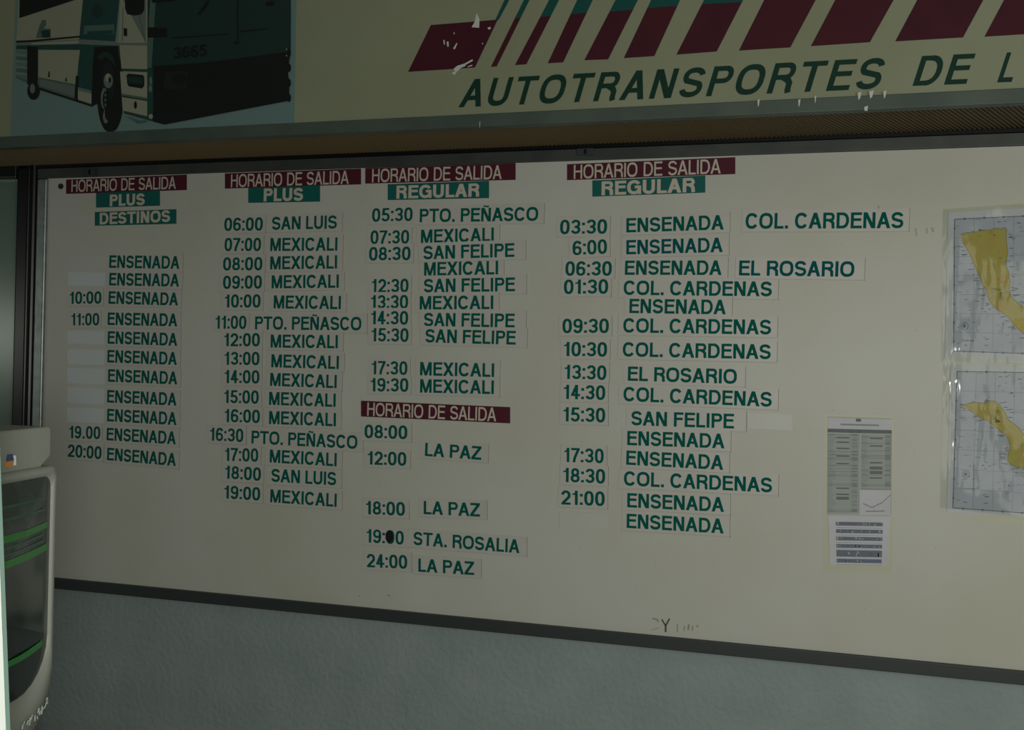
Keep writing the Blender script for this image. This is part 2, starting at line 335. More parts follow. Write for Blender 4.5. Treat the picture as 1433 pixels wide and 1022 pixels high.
for _ in range(60):
    x_, y_ = random.uniform(300, 1420), random.uniform(280, 860); mark(x_, y_, x_ + random.uniform(.8, 2.2), y_ + random.uniform(-.8, .8), random.uniform(.7, 1.3), 'mk3')
q.build('worn_and_glint_marks', bd)

# ------------------------------------------------------------------ strips stuck on the board
CNT = [0]
def strip(text, x0, b0, x1, b1, cap, label, cat_, group, w=.195, m='ink', sm='strip', padl=5, padr=7, pv=.23, name=None, pvt=None):
    CNT[0] += 1; yf = -0.0011 - (CNT[0] % 9) * 0.00012
    L, (p0, u, v, wid, hc) = lettering(text, x0, b0, x1, b1, cap, w, yf - .00012, m)
    k = hc / cap
    c = [p0 - u * padl * k - v * pv * hc, p0 + u * (wid + padr * k) - v * pv * hc]
    tp = (1 + (pvt if pvt is not None else pv)) * hc + (0.04 * hc if 'Ñ' in text else 0)
    c += [c[1] + v * (tp + pv * hc), c[0] + v * (tp + pv * hc)]
    for p in c: p.y = yf
    q = MB(); q.prism(c, (0, -yf - .0001, 0), sm); e = Vector((0, -.00006, 0)); up_v = (c[3] - c[0])
    q.poly([c[1] - u * .0016 + e, c[1] + e, c[2] + e, c[2] - u * .0016 + e], 'edge'); q.poly([c[0] + e, c[1] + e, c[1] + up_v * .03 + e, c[0] + up_v * .03 + e], 'edge2')
    st = q.build(name or 'timetable_strip', origin=c[0]); tag(st, label, cat_, group)
    q = MB()
    for ch, P in L:
        for pl in P: q.poly(pl, m)
    q.build('lettering', st); return st
def head(text, quad, x0, b0, x1, b1, cap, m, w, label, name):
    CNT[0] += 1; yf = -0.0011 - (CNT[0] % 9) * 0.00012
    c = [at(*p, yf) for p in quad]; q = MB(); q.prism([c[3], c[2], c[1], c[0]], (0, -yf - .0001, 0), m)
    st = q.build(name, origin=c[3]); tag(st, label, 'heading', 'headings above the timetable columns')
    L, _ = lettering(text, x0, b0, x1, b1, cap, w, yf - .00015, 'hwhite')
    q = MB()
    for ch, P in L:
        for pl in P: q.poly(pl, 'hwhite')
    q.build('lettering', st)
HS = 'HORARIO DE SALIDA'
head(HS, [(92.5, 251.4), (261.2, 244.4), (261.2, 266), (92.5, 271.4)], 99.8, 268.9, 246, 264.4, 16.8, 'hmar', .15, 'maroon heading strip HORARIO DE SALIDA nearest the dark door frame', 'heading_strip')
head('PLUS', [(134.4, 270.2), (223.6, 266.3), (223.6, 288), (134.4, 290.6)], 153.5, 288.8, 202.5, 287, 16.3, 'hteal', .23, 'teal heading strip PLUS right above the DESTINOS strip', 'heading_strip')
head('DESTINOS', [(132.7, 296.9), (246.5, 292.8), (246.5, 313.3), (132.7, 316)], 139.5, 314.3, 238, 310.6, 16.2, 'hteal', .22, 'teal heading strip DESTINOS below the first PLUS', 'heading_strip')
head(HS, [(314.8, 242.8), (505, 236), (505, 258), (314.8, 264)], 323, 262.3, 488, 257.4, 18, 'hmar', .15, 'maroon heading strip HORARIO DE SALIDA above the lone PLUS of the second column', 'heading_strip')
head('PLUS', [(347.4, 263), (447.6, 259.6), (447.6, 282.2), (347.4, 283.9)], 368.8, 282, 424, 281, 18, 'hteal', .23, 'teal heading strip PLUS above the 06:00 SAN LUIS row', 'heading_strip')
head(HS, [(511.2, 235.5), (721.4, 228.4), (721.4, 251.7), (511.2, 257)], 520.5, 255.4, 702, 250.6, 18.7, 'hmar', .15, 'maroon heading strip HORARIO DE SALIDA above REGULAR in the third column', 'heading_strip')
head('REGULAR', [(542.7, 257.9), (684.2, 253.2), (684.2, 277.2), (542.7, 280)], 554.6, 278.2, 671, 275.2, 18.2, 'hteal', .22, 'teal heading strip REGULAR at the top of the third column', 'heading_strip')
head(HS, [(505.3, 561), (713.7, 570), (713.7, 592.7), (505.3, 583)], 513.7, 582, 694.3, 590, 18.5, 'hmar', .15, 'maroon heading strip HORARIO DE SALIDA half way down the third column', 'heading_strip')
head(HS, [(793.5, 229.9), (1029, 220), (1029, 243.6), (793.5, 252.2)], 802.8, 250.6, 1008.6, 242.8, 19.6, 'hmar', .15, 'maroon heading strip HORARIO DE SALIDA above the 03:30 column', 'heading_strip')
head('REGULAR', [(829, 252.6), (987, 245.6), (987, 269.6), (829, 275.3)], 841.7, 273.5, 973, 268.8, 19.4, 'hteal', .22, 'teal heading strip REGULAR at the top of the fourth column', 'heading_strip')

T1 = {3: ('10:00', 97.4, 425.5, 141.8, 425, 17), 4: ('11:00', 99.8, 455.7, 138.8, 455.5, 17), 10: ('19.00', 96.9, 613.4, 140.3, 614.8, 17.4), 11: ('20:00', 94.5, 639.4, 141.8, 643, 17.6)}
E1 = [(152.6, 375, 251, 376.5), (152.6, 399.6, 250.5, 401.3), (151.7, 425.3, 249, 427.8), (150.5, 455, 248, 457), (150.5, 481.2, 248, 484.3), (150, 507.4, 247.5, 511),
      (151, 534.4, 248, 538.3), (149.7, 563.5, 247, 568), (149.7, 589.8, 247, 595.2), (149, 616.4, 246, 622.2), (149.5, 644.2, 246, 652.6)]
ORD = ['topmost', 'second', 'third', 'fourth', 'fifth', 'sixth', 'seventh', 'eighth', 'ninth', 'tenth', 'lowest']
CT = ('strip with the time %s before %s in the %s column', 'sign strip')
for i, e in enumerate(E1):
    t = T1.get(i + 1)
    strip('ENSENADA', *e, 17.6, 'white strip printed ENSENADA, %s of the eleven in the first column%s' % (ORD[i], ', beside ' + t[0] if t else ''), 'sign strip', 'destination strips of the first column', w=.20, padl=4, padr=6)
    if t: strip(*t, 'white strip with the time %s beside the %s ENSENADA of the first column' % (t[0], ORD[i]), 'sign strip', 'time strips of the first column', w=.175, padl=3, padr=4)
# blank covered time strips
def blank(quad, label, m='blank', group='blank strips in the first column'):
    CNT[0] += 1; yf = -0.0011 - (CNT[0] % 9) * 0.00012; c = [at(*p, yf) for p in quad]
    q = MB(); q.prism([c[3], c[2], c[1], c[0]], (0, -yf - .0001, 0), m); tag(q.build('blank_strip', origin=c[3]), label, 'sign strip', group)
BL = 'blank bluish strip left of the %s ENSENADA in the first column'
blank([(96, 357.5), (147, 357.5), (147, 377), (96, 377)], BL % 'topmost', 'blank2')
blank([(95.5, 381), (147, 381.5), (146.8, 400.5), (95.5, 400)], BL % 'second')
blank([(94, 463), (146.5, 464), (146, 482), (94, 481)], BL % 'fifth')
blank([(94, 488.5), (146, 489.5), (146, 511.5), (94, 510)], BL % 'sixth')
blank([(94, 514.5), (146, 516.5), (146, 538.5), (94, 536.5)], BL % 'seventh')
blank([(94, 542), (145, 544), (145, 566.5), (94, 564)], BL % 'eighth')
blank([(93.5, 570), (145, 572.5), (144, 592.5), (93.5, 590.5)], BL % 'ninth')
blank([(96, 302), (128, 301), (128, 319), (96, 320)], 'faint blank strip left of the DESTINOS heading', 'blank2')
blank([(783, 716), (853, 719), (853, 742), (783, 738)], 'blank strip below the 21:00 time in the fourth column', 'blank2', 'blank strips in the fourth column')
blank([(1046, 577.5), (1108, 580), (1108, 603), (1046, 600)], 'blank strip right of SAN FELIPE in the fourth column', 'blank2', 'blank strips in the fourth column')

T2 = [('06:00', 313.6, 323.3, 367.6, 322.8, 'SAN LUIS', 380.3, 321.9, 471.4, 320), ('07:00', 314, 351.5, 365, 351.5, 'MEXICALI', 378, 351.5, 472, 351),
      ('08:00', 312, 378.7, 367, 378.4, 'MEXICALI', 378, 377.3, 471.6, 376), ('09:00', 312, 404.5, 366.4, 404, 'MEXICALI', 380, 403.8, 474, 402.9),
      ('10:00', 314.5, 430.6, 364.5, 430.6, 'MEXICALI', 382.8, 431.8, 476.8, 433), ('11:00', 301.5, 460.2, 344.6, 460.6, 'PTO. PEÑASCO', 356.8, 461.3, 505.6, 462.6),
      ('12:00', 313.7, 484.8, 363.6, 484.9, 'MEXICALI', 378.6, 486.6, 472.6, 487.7), ('13:00', 314.2, 510.8, 363, 511.2, 'MEXICALI', 379.5, 514.2, 474, 516.8),
      ('14:00', 314.2, 536.3, 363, 537, 'MEXICALI', 377.8, 540.2, 471, 543.6), ('15:00', 313.7, 564.3, 362, 565.3, 'MEXICALI', 376.4, 566.8, 469.6, 569.8),
      ('16:00', 314.2, 590.8, 363.6, 592.4, 'MEXICALI', 376.4, 593.6, 470, 596.9), ('16:30', 293.7, 616.8, 340.3, 619, 'PTO. PEÑASCO', 351.8, 621, 500, 628.6),
      ('17:00', 314.8, 645.2, 361.4, 646.5, 'MEXICALI', 377.3, 647.5, 471, 653), ('18:00', 314.8, 670, 365, 673.3, 'SAN LUIS', 379.5, 674.4, 470.4, 679.6),
      ('19:00', 313.7, 697.8, 364, 700.9, 'MEXICALI', 378, 703.2, 471, 709.8)]
T3 = [('05:30', 520.5, 310.6, 577.3, 309.3, 'PTO. PEÑASCO', 587.2, 311.3, 753, 309.1), ('07:30', 518.3, 341.6, 572.4, 341, 'MEXICALI', 589, 340.5, 691, 337.7),
      ('08:30', 516.3, 364.8, 574.4, 364.2, 'SAN FELIPE', 592.3, 363.2, 719.7, 359.6), (None, 'MEXICALI', 593.4, 385.9, 697, 384.2),
      ('12:30', 520, 409.4, 571.6, 409.2, 'SAN FELIPE', 592.9, 409.4, 720.5, 407.7), ('13:30', 519, 432, 571, 432, 'MEXICALI', 587.2, 433.3, 690.2, 432.8),
      ('14:30', 519, 454, 571, 454.6, 'SAN FELIPE', 592.9, 456.7, 720, 458.4), ('15:30', 519.7, 478, 571.6, 478.7, 'SAN FELIPE', 594.9, 479.4, 721.4, 482.6),
      ('17:30', 519.9, 524, 570, 525, 'MEXICALI', 587.7, 525.5, 691.4, 527.9), ('19:30', 518.6, 548, 571.5, 548.6, 'MEXICALI', 587.7, 549.6, 691, 551.8)]
T4 = [('03:30', 783.5, 327.9, 849.4, 327.2, 'ENSENADA', 876.4, 325.5, 1012.9, 321.4), ('6:00', 801.4, 357.6, 849.7, 355, 'ENSENADA', 876.4, 356.2, 1011.5, 352.9),
      ('06:30', 791, 386, 856, 386, 'ENSENADA', 874.4, 384.8, 1009.8, 385), ('01:30', 789, 411.6, 851, 411.2, 'COL. CARDENAS', 872.5, 412.8, 1080, 415),
      (None, 'ENSENADA', 880.6, 438.3, 1015.7, 440.2), ('09:30', 787, 466.4, 852, 466.3, 'COL. CARDENAS', 872, 465.5, 1079, 468.4),
      ('10:30', 789, 498.6, 849.4, 499.4, 'COL. CARDENAS', 871.3, 499, 1078.5, 503), ('13:30', 790, 530.5, 848.4, 532, 'EL ROSARIO', 878.5, 533, 1031, 537.5),
      ('14:30', 788.7, 558.5, 846.8, 560, 'COL. CARDENAS', 872.2, 561.5, 1079.9, 569.6), ('15:30', 788.2, 589.9, 846.8, 591.5, 'SAN FELIPE', 883.2, 595.3, 1027, 600),
      (None, 'ENSENADA', 877.7, 623.2, 1014, 627.8), ('17:30', 789.5, 646.8, 844.8, 648.6, 'ENSENADA', 876.2, 650.6, 1012, 658), ('18:30', 788.2, 674.8, 846.8, 677.2, 'COL. CARDENAS', 873, 679.6, 1080.4, 689.6),
      ('21:00', 785.4, 706.2, 846.2, 708.6, 'ENSENADA', 877.7, 710.2, 1013.3, 716.8), (None, 'ENSENADA', 876.9, 739.1, 1012.7, 747)]
ROWS = ['first', 'second', 'third', 'fourth', 'fifth', 'sixth', 'seventh', 'eighth', 'ninth', 'tenth', 'eleventh', 'twelfth', 'thirteenth', 'fourteenth', 'fifteenth']
def column(rows, colname, cap, extra):
    prev = ''
    for n_, r in enumerate(rows):
        if r[0] is None: dest, g = r[1], r[2:]; lab = 'white strip printed %s without a time, %s row of the %s column' % (dest, ROWS[n_], colname)
        else:
            dest, g = r[5], r[6:]; lab = 'white strip printed %s beside %s, %s row of the %s column' % (dest, r[0], ROWS[n_], colname)
            two = extra.get(r[0])
            strip(r[0], *r[1:5], cap, (CT[0] + ', %s row') % (r[0], dest, colname, ROWS[n_]), 'sign strip', 'time strips of the %s column' % colname, w=.175, padl=5, padr=5)
            prev = r[0]
        pr = {'SAN FELIPE': 17, 'EL ROSARIO': 12}.get(dest, 9)
        strip(dest, *g, cap, lab, 'sign strip', 'destination strips of the %s column' % colname, padr=pr, padl=7, m='inkb' if r[0] == '6:00' else 'ink')
column(T2, 'second', 18.3, {}); column(T3, 'third', 18.8, {}); column(T4, 'fourth', 20, {})
CL = 'COL. CARDENAS'
strip(CL, 1043, 320.3, 1264, 319.5, 21.8, 'white strip printed COL. CARDENAS at the end of the 03:30 row', 'sign strip', 'destination strips of the fourth column', padr=8)
strip('EL ROSARIO', 1034, 385.6, 1195.3, 387.6, 21, 'white strip printed EL ROSARIO at the end of the 06:30 row', 'sign strip', 'destination strips of the fourth column', padr=14, m='inkb')
GT = 'time strips under the lower heading'; GD = 'destination strips under the lower heading'
for t, e, lab in (('08:00', (510, 613.2, 570, 614.9), 'white strip with the time 08:00 just under the lower maroon heading'),
                  ('12:00', (514.4, 650.3, 568.6, 652.2), 'white strip with the time 12:00 left of the upper LA PAZ'),
                  ('18:00', (512, 720, 566.7, 722.2), 'white strip with the time 18:00 before LA PAZ in the third column'),
                  ('24:00', (513.4, 794, 570, 796.4), 'white strip with the time 24:00 before the lowest LA PAZ')):
    strip(t, *e, 18.8, lab, 'sign strip', GT, w=.175)
s19 = strip('19:00', 512.8, 759.3, 565, 762.6, 18.8, 'white strip with the time 19:00, its first zero blotted black', 'sign strip', GT, w=.175)
cc = at(544.8, 751, -.0031); q = MB(); q.poly([cc + Vector((.0118 * math.cos(t * math.pi / 8) * (1 + .06 * math.sin(3 * t)), 0, .0178 * math.sin(t * math.pi / 8))) for t in range(16)], 'blob'); q.build('ink_blot', s19)
for t, e, lab in (('LA PAZ', (594.5, 638.4, 673.3, 643.9), 'white strip printed LA PAZ, upper one of three, right of 12:00'),
                  ('LA PAZ', (592.9, 719.8, 671.7, 723.4), 'white strip printed LA PAZ beside the lower 18:00'),
                  ('STA. ROSALIA', (578.3, 762.8, 727, 774.6), 'white strip printed STA. ROSALIA beside the blotted 19:00'),
                  ('LA PAZ', (585.4, 800.4, 663.6, 805.2), 'white strip printed LA PAZ beside 24:00, the lowest strip of all')):
    strip(t, *e, 18.6, lab, 'sign strip', GD, padr=11, padl=8)

# ------------------------------------------------------------------ header sign above the board
YH = -0.28
zr1 = (at(716, 170, YH).z + at(60, 210, YH).z + at(1400, 148.5, YH).z) / 3; zr0 = (at(716, 153, YH).z + at(60, 192, YH).z + at(1400, 128, YH).z) / 3
hx0, hx1, hz1 = -4.4, XR + .3, 2.75
hd = thing('header_sign', (-1, -.1, zr1), 'deep cream header sign with maroon and teal stripes above the board', 'sign')
q = MB(); q.box((hx0, YH, zr0), (hx1, YH + .02, hz1), 'header'); q.build('face_panel', hd)
q = MB(); q.box((hx0, YH - .008, zr1), (hx1, YH + .02, zr0 - .0003), 'rail'); tag(q.build('bottom_rail', hd, bevel=0.002), 'grey-green metal bottom rail')
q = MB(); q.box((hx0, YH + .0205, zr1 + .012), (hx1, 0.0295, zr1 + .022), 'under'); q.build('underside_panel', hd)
q = MB(); q.box((hx0, -.012, zr1 + .0), (hx1, 0.0295, zr1 + .0119), 'black'); q.build('wall_angle', hd)
q = MB(); q.box((hx0, YH, hz1), (hx1, 0.0295, hz1 + .02), 'header'); q.build('top_panel', hd)
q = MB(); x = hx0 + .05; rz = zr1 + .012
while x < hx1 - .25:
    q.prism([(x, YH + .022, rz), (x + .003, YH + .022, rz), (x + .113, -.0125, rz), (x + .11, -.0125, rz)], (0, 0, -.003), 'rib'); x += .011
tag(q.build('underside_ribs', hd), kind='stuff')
def hquad(pts, m, name='stripe', label=None, d=.0006):
    c = [at(*p, YH - d) for p in pts]; q = MB(); q.prism(c, (0, d - .0001, 0), m); o = q.build(name, hd); 
    if label: o['label'] = label
    return o
def up(p, q_, y):  # carry an edge on to picture height y
    t = (y - p[1]) / (q_[1] - p[1]); return (p[0] + (q_[0] - p[0]) * t, y)
hquad([(571, 100.5), (664.5, 94.5), (696.5, 27.5), (603, 35)], 'maroon', label='broad maroon block, chipped')
TOP = -70
STR = [((687, 93.5), (695, 93), (720.4, 25.7), (728.8, 24.5), (732.5, 0), (742, 0)), ((720.7, 91), (736.5, 90), (756, 23.7), (771, 22), (766.5, 0), (782, 0)),
       ((766.5, 88.5), (788, 87.2), (798.5, 19.8), (821, 17.7), (809, 0), (831, 0)), ((817.7, 84.2), (851, 83), (853, 16.2), (886, 13), (860.5, 0), (893, 0)),
       ((873, 81.3), (915.7, 78.4), (906, 11), (948, 8), (911, 0), (953, 0)), ((946.6, 76.4), (1003, 72), (982.4, 5.6), (1038.5, 2.7), (985, 0), (1040, 0))]
for bl, br, ml, mr, tl, tr_ in STR:
    hquad([bl, br, mr, ml], 'maroon', label='maroon lower part of a slanted stripe'); hquad([ml, mr, up(br, mr, TOP), up(bl, ml, TOP)], 'tealv', label='teal upper part of a slanted stripe')
hquad([(693, 28), (698, 27.5), up((697.5, 27), (712, 0), TOP), up((693, 28), (706, 0), TOP)], 'tealv', label='thinnest teal stripe')
for bl, br, tl, tr_ in (((1034, 70.7), (1106, 66.3), (1069.4, 0), (1141.4, 0)), ((1134.8, 64.5), (1217.4, 59), (1168.8, 0), (1250.5, 0)), ((1252.7, 57.9), (1347.7, 52.3), (1283.6, 0), (1376, 0)), ((1377.7, 51.3), (1480, 45), (1405, 0), (1506, 0))):
    ml, mr = up(bl, tl, -4), up(br, tr_, -8)
    hquad([bl, br, mr, ml], 'maroon', label='maroon lower part of a slanted stripe'); hquad([ml, mr, up(br, tr_, TOP), up(bl, tl, TOP)], 'tealv', label='teal upper part of a slanted stripe')
def chips(lst, d=.0010, name='torn_patch'):
    for pts in lst: hquad(pts, 'tear_glint', name, None, d)
chips([[(660, 38), (664, 31), (667, 18), (671, 27), (670.5, 39)], [(682, 39), (686, 37.5), (687, 40), (684, 41.5)], [(620.3, 56), (622, 56), (622.6, 62), (621, 62)], [(625, 58.5), (627.5, 58), (628, 65), (626, 65.5)],
       [(634, 68), (639, 60), (640, 61), (636.5, 69)], [(635, 45), (636, 45), (636, 48), (635, 48)], [(635, 96), (640, 92), (650, 89), (652, 92), (645, 95), (640, 100), (636, 100)], [(650, 89), (661, 83), (662, 85), (651, 91)], [(654, 93), (661, 90.5), (661, 92), (655, 94)], [(674.5, 60.5), (676, 60), (676, 62), (675, 62)],
       [(633, 101), (639, 100), (637, 104), (633, 104)]])
for text, e in (('AUTOTRANSPORTES', (641.5, 150.3, 1241.5, 123.6)), ('DE', (1277, 120.3, 1364, 116.9)), ('L', (1395.4, 115.4, 1428, 114.2))):
    L, _ = lettering(text, *e, 38.5 if len(text) > 2 else 41.3, .185, YH - .0008, 'letter', shear=.27, track=.11)
    for ch, P in L:
        if not P: continue
        q = MB()
        for pl in P: q.poly(pl, 'letter'); 
        q.build('letter', hd)
q = MB(); hm = at(106, 30, YH - .0003)
for (a, b_, w_) in ((1117, 140, 3), (1140, 135, 2), (1200, 130, 5), (1216, 128, 6), (1236, 128, 4), (1060, 140, 3), (671, 171, 1.2)):
    p = at(a, b_, YH - .0085); k = .0017; q.poly([p, p + Vector((w_ * k, 0, .002)), p + Vector((w_ * k * .7, 0, -.012)), p + Vector((w_ * k * .3, 0, -.016))], 'tear_glint')
p = at(1212, 152, YH - .0085); q.poly([p + Vector((.004, 0, .006)), p + Vector((-.004, 0, .004)), p + Vector((-.003, 0, -.005)), p + Vector((.003, 0, -.005))], 'tear_glint')
tag(q.build('paint_scuffs', hd), 'pale scuffs on the bottom rail')

# ------------------------------------------------------------------ poster of the coach on the header
YP = YH - .0012
c = [at(*p, YP) for p in ((14.5, 193.5), (411.5, 171.3), (415.5, -60), (24, -60))]; c[0].z = c[1].z = zr0 + .0005
q = MB(); q.prism(c, (0, .0011, 0), 'b_sky'); po = q.build('coach_poster', origin=c[0]); tag(po, 'printed poster of a cream and green coach on the header sign', 'poster')
q = MB(); lay_n = [0]
def pp(pts, m):
    lay_n[0] += 1; w_ = [at(*p, YP - .0001 - lay_n[0] * .00004) for p in pts]
    for p in w_: p.z = max(p.z, zr0 + .001)
    q.poly(w_, m)
def el(cx, cy, rx, ry, m, n=20, rot=0): pp([(cx + rx * math.cos(t * 2 * math.pi / n), cy - ry * math.sin(t * 2 * math.pi / n)) for t in range(n)], m)
pp([(22.5, 62), (25, 24), (27, -60), (120, -60), (116, 0), (111, 62)], 'b_cream')
pp([(27, 25.5), (28, -60), (140, -60), (116, -4), (105, 0)], 'b_black')
pp([(120, -60), (174, -60), (167, 0), (161, 62), (133, 64), (130, 148), (108, 140), (110, 64), (112, 40), (116, 0)], 'b_green')
el(136, 15, 8, 10, 'b_dgreen', 10); pp([(118, 36), (160, 34), (160, 48), (117, 48)], 'b_mid'); pp([(122, 44), (158, 42), (158, 47), (122, 49)], 'b_green')
pp([(22.5, 57), (44, 56), (112, 50), (112, 52.5), (44, 59), (22.5, 60)], 'b_black')
pp([(50, 53), (56, 34), (59, 28), (64, 28), (65, 34), (61, 40), (71, 40), (71, 53)], 'b_mid'); pp([(57, 44), (63, 42), (70, 42), (70, 52), (60, 53)], 'b_dgreen')
pp([(22.5, 60), (112, 55), (162, 58), (162, 64), (112, 62), (22.5, 63)], 'b_grey'); pp([(44, 60), (110, 56.5), (110, 61), (44, 62.5)], 'b_cream')
pp([(22.5, 63.5), (112, 62), (166, 64), (165, 71), (112, 70), (22.5, 69)], 'b_green')
for k in range(5): pp([(22.5, 70 + 8.5 * k), (38, 71 + 8.5 * k), (38, 77 + 8.5 * k), (22.5, 75 + 8.5 * k)], 'b_grey' if k % 2 == 0 else 'b_mid')
pp([(22, 106), (40, 113), (40, 117), (22, 109)], 'b_mid')
pp([(38, 64), (53, 66), (53, 125), (38, 118)], 'b_black'); el(47, 127, 9, 13, 'b_black'); el(45.5, 124, 3.5, 7, 'b_grey', 12)
pp([(54, 70.5), (112, 70), (106, 118), (54, 108)], 'b_cream'); pp([(54, 108), (106, 118), (106, 139), (54, 123)], 'b_mid'); pp([(56, 111), (104, 121), (104, 135), (56, 120)], 'b_grey')
pp([(67.5, 100), (69.5, 100), (70, 108), (67, 108)], 'b_dgreen'); pp([(91.5, 109), (93.5, 109), (94, 114), (91, 114)], 'b_dgreen')
pp([(106, 106), (110, 106), (109, 142), (104, 140)], 'b_black'); pp([(109, 122), (128, 126), (128, 147), (109, 141)], 'b_grey'); pp([(109, 127), (128, 131), (128, 145), (109, 139)], 'b_cream'); pp([(110, 119), (128, 123), (128, 127), (110, 122)], 'b_green')
pp([(54, 122), (130, 147), (130, 150), (54, 125.5)], 'b_black')
pp([(132, 66), (168, 64), (172, 100), (170, 150), (145, 142), (128, 149), (130, 90)], 'b_black')
pp([(165, 64), (168, 64), (170, 90), (166, 78)], 'b_green')
el(154.5, 137, 18.5, 49.5, 'b_black', 28); el(151, 116, 9, 30, 'b_darkpanel'); pp([(136, 80), (142, 74), (150, 72), (158, 78), (162, 95), (156, 86), (148, 80), (141, 84)], 'b_dgreen')
el(151.5, 113, 6.5, 10.5, 'b_grey', 16); el(151, 109, 3.5, 6, 'b_cream', 12); el(153.5, 112, 2, 4, 'b_black', 10); el(146, 138, 5, 15, 'b_grey', 14); el(149, 140, 5.5, 14, 'b_black', 14); el(148, 163, 4, 10, 'b_grey', 12); el(151, 158, 4.5, 11, 'b_black', 12)
for k in range(4): el(147.5, 126 + 7 * k, 1.4, 2.4, 'b_mid', 8)
pp([(171, -60), (214, -60), (212, 0), (210, 30), (212, 62), (165, 60)], 'b_cream'); pp([(172, 0), (173, -60), (205, -60), (204, 62), (206, 62), (207, -60), (214, -60), (214, 0), (211, 30), (207.5, 62), (205, 62)], 'b_grey')
pp([(174, -60), (203, -60), (202, 14), (198, 20), (188, 22), (178, 20), (175, 12)], 'b_black'); pp([(173, 39), (178, 40), (178, 51), (173, 50)], 'b_black'); pp([(171.5, 10), (173, 10), (172, 58), (170.5, 58)], 'b_grey')
pp([(161, 60), (212, 60), (212, 63), (161, 63)], 'b_grey')
pp([(167, 63), (212, 64), (212, 97), (170, 96)], 'b_cream'); pp([(170, 96), (206, 97), (206, 101), (170, 99)], 'b_green'); pp([(168, 100), (212, 101), (208, 168), (172, 160)], 'b_cream')
pp([(177, 105), (180, 103), (200, 105), (202, 108), (202, 120), (199, 124), (180, 121), (178, 117)], 'b_black'); pp([(179, 107), (200, 108), (200, 118), (180, 116)], 'b_dgreen')
pp([(170, 131), (207, 137), (207, 142), (170, 135)], 'b_mid'); pp([(171, 134), (207, 140), (207, 141.5), (171, 136)], 'b_dgreen'); el(189.5, 147, 2.3, 5.5, 'b_black', 10); pp([(173, 155), (207, 163), (207, 168), (173, 159)], 'b_green')
pp([(207, -60), (407, -60), (407, 72), (403, 100), (405, 120), (404.5, 141), (230, 174.5), (206, 168), (206, 60)], 'b_dgreen')
pp([(206, 62), (212, -30), (214, -60), (222, -60), (216, 30), (212, 95), (206, 95)], 'b_mid'); pp([(206, 97), (213, 97), (215, 170), (206, 168)], 'b_green'); el(211, 113, 2, 6, 'b_grey', 10); el(211, 163, 3, 3.5, 'b_cream', 10); el(210.5, 124, 2.5, 5, 'b_grey', 10)
pp([(215, 93), (300, 86), (405, 72), (403, 100), (405, 120), (404.5, 141), (230, 174.5), (214, 170)], 'b_black')
pp([(207, 38), (234, 39), (234, 52), (207, 53)], 'b_black'); pp([(210, -3), (260, -3), (240, 2), (214, 4)], 'b_black'); pp([(276, 20), (290, 0), (294, 0), (288, 12), (280, 21)], 'b_black'); el(378, 5, 7, 4, 'b_black', 10)
pp([(240, 52), (320, 47), (320, 48.5), (240, 54)], 'b_black'); pp([(336, 43), (372, 39.5), (372, 41.5), (336, 45.5)], 'b_black'); pp([(331, -60), (332.5, -60), (333.5, 60), (331.5, 60)], 'b_black'); el(331, 60, 5, 2, 'b_black', 10)
pp([(230, 101), (262, 100), (262, 124), (230, 125)], 'b_darkpanel'); el(251, 110, 10, 8, 'b_black', 14); pp([(250, 128), (266, 127), (266, 129), (250, 130)], 'b_darkpanel'); pp([(258, 138), (280, 137), (280, 139), (258, 140)], 'b_darkpanel')
for k in range(4): el(404.5, 74 + 21 * k, 2.8, 6, 'b_black', 10); 
el(401, 69, 1.2, 1.6, 'b_grey', 8); el(401, 78, 1.2, 1.4, 'b_grey', 8)
pp([(176, 163), (182, 164), (196, 169), (204, 168), (206, 171), (192, 173), (186, 168)], 'b_mid')
L, _ = lettering('3665', 242, 82.5, 289, 78, 16.5, .19, YP - .006, 'b_black')
for ch, P in L:
    for pl in P: q.poly([p + Vector((0, .0018, 0)) for p in pl], 'b_black')
q.build('coach_print', po)

# ------------------------------------------------------------------ sheets and maps on the board
def sheet(quad, m, name, label, cat_, yf=-.0012, group=None):
    c = [at(*p, yf) for p in quad]; q = MB(); q.prism(c, (0, -yf - .0001, 0), m); return tag(q.build(name, origin=c[0]), label, cat_, group)
def bil(quad):
    bl, br, tr2, tl = [Vector(p) for p in quad]
    return lambda u, v: (bl * (1 - u) + br * u) * (1 - v) + (tl * (1 - u) + tr2 * u) * v
Q1 = [(1157.8, 722), (1246.8, 722.5), (1248, 585.5), (1158.3, 583)]
s1 = sheet(Q1, 'newsprint', 'printed_fare_sheet', 'white printed sheet with dense tables, upper of two left of the maps', 'paper')
g = bil(Q1); q = MB()
def qr(u0, v0, u1, v1, m, yy=-.0014):
    q.poly([at(*g(a, b_), yy) for a, b_ in ((u0, v0), (u1, v0), (u1, v1), (u0, v1))], m)
qr(0, .865, 1, .985, 'paper', -.0013); qr(.44, .955, .52, .985, 'greyink'); qr(.2, .915, .8, .932, 'paleink'); qr(.0, .84, 1, .878, 'greyink')
qr(.0, 0.02, .49, .83, 'bandink', -.0013); qr(.52, .28, 1, .83, 'bandink', -.0013); qr(.51, .01, 1, .26, 'paper', -.0013)
for (u0, u1) in ((.0, .5), (.52, 1.0)):
    v = .82
    while v > (.03 if u0 < .3 else .29):
        r_ = random.random(); qr(u0 + .01, v, u0 + .01 + random.uniform(.05, .13), v + .006, 'paleink')
        qr(u0 + .38, v, u0 + .47, v + .006, 'paleink' if r_ > .4 else 'greyink')
        if r_ > .72: qr(u0 + .14, v - .006, u0 + .34, v + .008, 'greyink')
        if r_ < .16: qr(u0, v - .004, u1 - .02, v - .001, 'greyink')
        v -= .0155
for u in (.0, .36, .49, .995): qr(u, .02, u + .006, .86, 'paleink')
qr(.52, .27, 1, .276, 'greyink')
